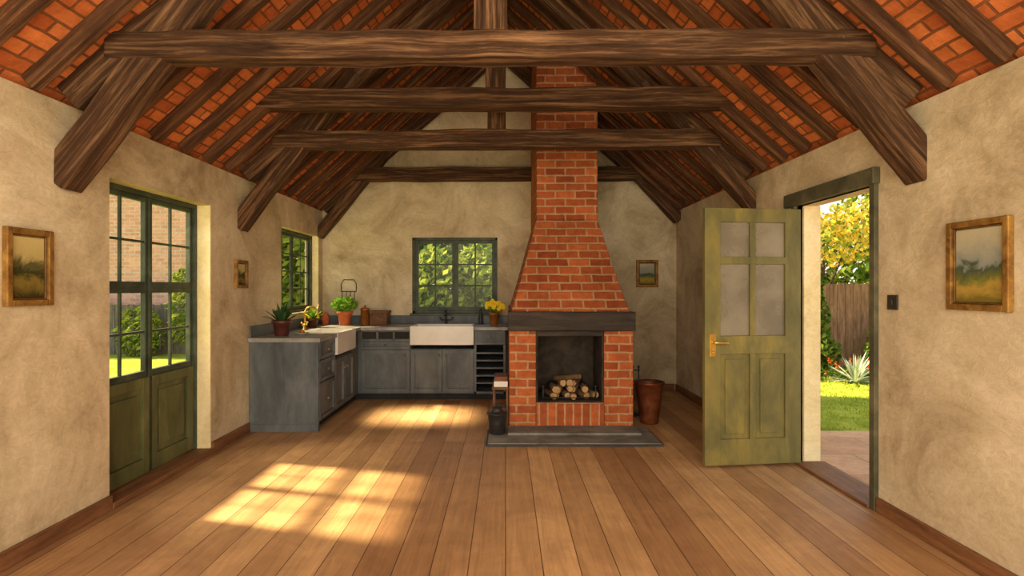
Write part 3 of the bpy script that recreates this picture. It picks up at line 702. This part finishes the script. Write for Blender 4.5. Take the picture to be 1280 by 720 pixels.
tree('autumn_tree',(6.35,11.2,-0.03),[((6.6,11.3,2.5),(1.0,0.7,0.55)),((7.4,11.5,2.9),(0.6,0.6,0.45)),((5.9,11.2,3.2),(0.4,0.4,0.3))],1700,0.07,M_leafy,rg,0.07,M_leafl)
tree('green_tree',(8.8,14.5,-0.03),[((8.6,14.5,2.0),(1.5,1.0,1.1)),((10.0,14.8,3.6),(0.8,0.8,0.8))],3400,0.11,M_leafl,rg,0.14,M_leafg)
tree('green_tree',(7.4,15.5,-0.03),[((7.4,15.5,2.0),(1.5,1.0,1.4))],3000,0.11,M_leafl,rg,0.12)
tree('garden_shrub',(5.6,9.6,-0.03),[((5.4,9.75,0.85),(0.35,0.35,0.7)),((5.5,9.6,0.35),(0.4,0.3,0.35)),((5.3,9.7,1.6),(0.35,0.3,0.4))],3400,0.055,M_leafg,rg,0.03)
tree('garden_shrub',(7.3,9.9,-0.03),[((7.3,9.9,0.4),(0.7,0.4,0.5))],1500,0.055,M_leafg,rg,0.03)
b=B('spiky_yucca_plant',[M_silver]); c=(5.62,8.75,-0.03)
for i in range(80):
    a=i*2.4; e=R.uniform(0.15,1.45); d=(math.cos(a)*math.cos(e),math.sin(a)*math.cos(e),math.sin(e))
    b.blade(c,d,R.uniform(0.38,0.6),0.05,0.5,M_silver)
b.done(recalc=False)
b=B('red_flower_bed',[M_leafg])
for i in range(60):
    p=Vector((rg.uniform(4.8,6.6),rg.uniform(9.0,9.3),rg.uniform(0.08,0.3)))
    b.tube([(p.x,p.y,-0.03),p],0.005,M_leafg,4)
    for k in range(7):
        aa=k*0.9; b.blade(p,Vector((math.cos(aa),-0.4,math.sin(aa))),0.05,0.035,0.1,M_flowr,2)
    for k in range(5): b.blade((p.x,p.y,0),(rg.uniform(-1,1),rg.uniform(-1,1),1),0.25,0.05,0.6,M_leafg)
b.done(recalc=False)
tree('green_tree',(-1.3,12.5,-0.03),[((-1.7,12.6,1.4),(1.1,0.9,1.0)),((-0.3,12.8,1.8),(0.9,0.9,0.9)),((-2.8,13.0,1.4),(0.9,0.8,1.2))],6500,0.10,M_leafl,rg,0.09,M_leafg,0.6)
tree('green_tree',(0.9,15.5,-0.03),[((0.7,15.5,2.0),(1.6,0.9,2.2)),((-1.6,15.9,2.2),(2.2,0.9,2.4)),((-3.6,15.9,1.8),(1.4,0.9,1.6))],14000,0.13,M_leafl,rg,0.1,M_leafg,0.65)
tree('green_tree',(-5.2,13.6,-0.03),[((-5.2,13.6,2.2),(1.3,1.0,1.6)),((-4.2,14.2,3.2),(1.1,1.0,1.1))],7000,0.12,M_leafl,rg,0.12,M_leafg,0.6)
tree('garden_shrub',(-8.2,12.2,-0.03),[((-8.2,12.2,0.5),(0.5,0.35,0.6)),((-7.2,12.2,1.1),(0.35,0.3,0.9))],2200,0.06,M_leafl,rg,0.03,M_leafg)
b=B('neighbour_house',[M_outbrick,M_slate,M_green,M_glass])
b.box((-18,13.4,-0.03),(-6.9,18,4.6),M_outbrick)
b.box((-18.3,13.1,4.6),(-6.6,18.3,4.75),M_slate)
MXX=Matrix.Translation((-18.3,13.1,4.7))@Matrix.Rotation(math.radians(40),4,'X'); b.box((0,0,0),(11.7,3.5,0.1),M_slate,mx=MXX)
b.done()

# ------------------------------------------------------------------ light, world, camera
sun=bpy.data.lights.new('sun','SUN'); sun.energy=15; sun.angle=math.radians(3.6); sun.color=(1.0,0.82,0.48)
so=bpy.data.objects.new('sun',sun); bpy.context.scene.collection.objects.link(so)
so.rotation_euler=Vector((1,-0.25,-0.94)).to_track_quat('-Z','Y').to_euler()
def area(name,loc,dirv,sx,sy,e,col,spread=180):
    l=bpy.data.lights.new(name,'AREA'); l.shape='RECTANGLE'; l.size=sx; l.size_y=sy; l.energy=e; l.color=col; l.spread=math.radians(spread)
    o=bpy.data.objects.new(name,l); o.location=loc; o.rotation_euler=Vector(dirv).to_track_quat('-Z','Y').to_euler()
    bpy.context.scene.collection.objects.link(o)
area('room_fill',(0,-0.6,2.2),(0,1,0.0),4.4,1.8,185,(1,0.85,0.64))  # added soft fill behind the camera, not a lamp of the room
area('ceiling_fill',(0,-0.3,0.5),(0,0.9,1),4.4,1.0,72,(1,0.83,0.62))  # added low fill aimed upwards to brighten the roof tiles
area('sun_patch_fill',(-0.95,6.4,2.62),(0.0,0.0,-1),1.0,0.7,11,(1,0.82,0.50),16)  # added narrow light that imitates the sun patch on the kitchen floor
area('french_door_fill',(-3.9,4.3,2.95),(1,0,-0.75),0.7,1.6,70,(1,0.84,0.56),120)  # added warm fill outside the French doors for floor and reveals
w=bpy.data.worlds.new('world'); bpy.context.scene.world=w; w.use_nodes=True
nt=w.node_tree; bg=nt.nodes['Background']
tc=nt.nodes.new('ShaderNodeTexCoord'); sp=nt.nodes.new('ShaderNodeSeparateXYZ'); nt.links.new(tc.outputs['Generated'],sp.inputs[0])
c=ramp(nt,sp.outputs[2],[(0.0,(1.0,0.93,0.80)),(0.25,(0.82,0.86,0.90)),(0.9,(0.62,0.66,0.74))])
nt.links.new(c,bg.inputs[0]); bg.inputs[1].default_value=1.45
cam=bpy.data.cameras.new('camera'); cam.sensor_width=36; cam.lens=36*680/1280; cam.shift_x=0.00625; cam.clip_start=0.05
co=bpy.data.objects.new('camera',cam); co.location=(0,0,1.5); co.rotation_euler=(math.radians(90),0,0)
bpy.context.scene.collection.objects.link(co); bpy.context.scene.camera=co
try:
    bpy.context.scene.view_settings.view_transform='Standard'
except Exception as e: print(e)
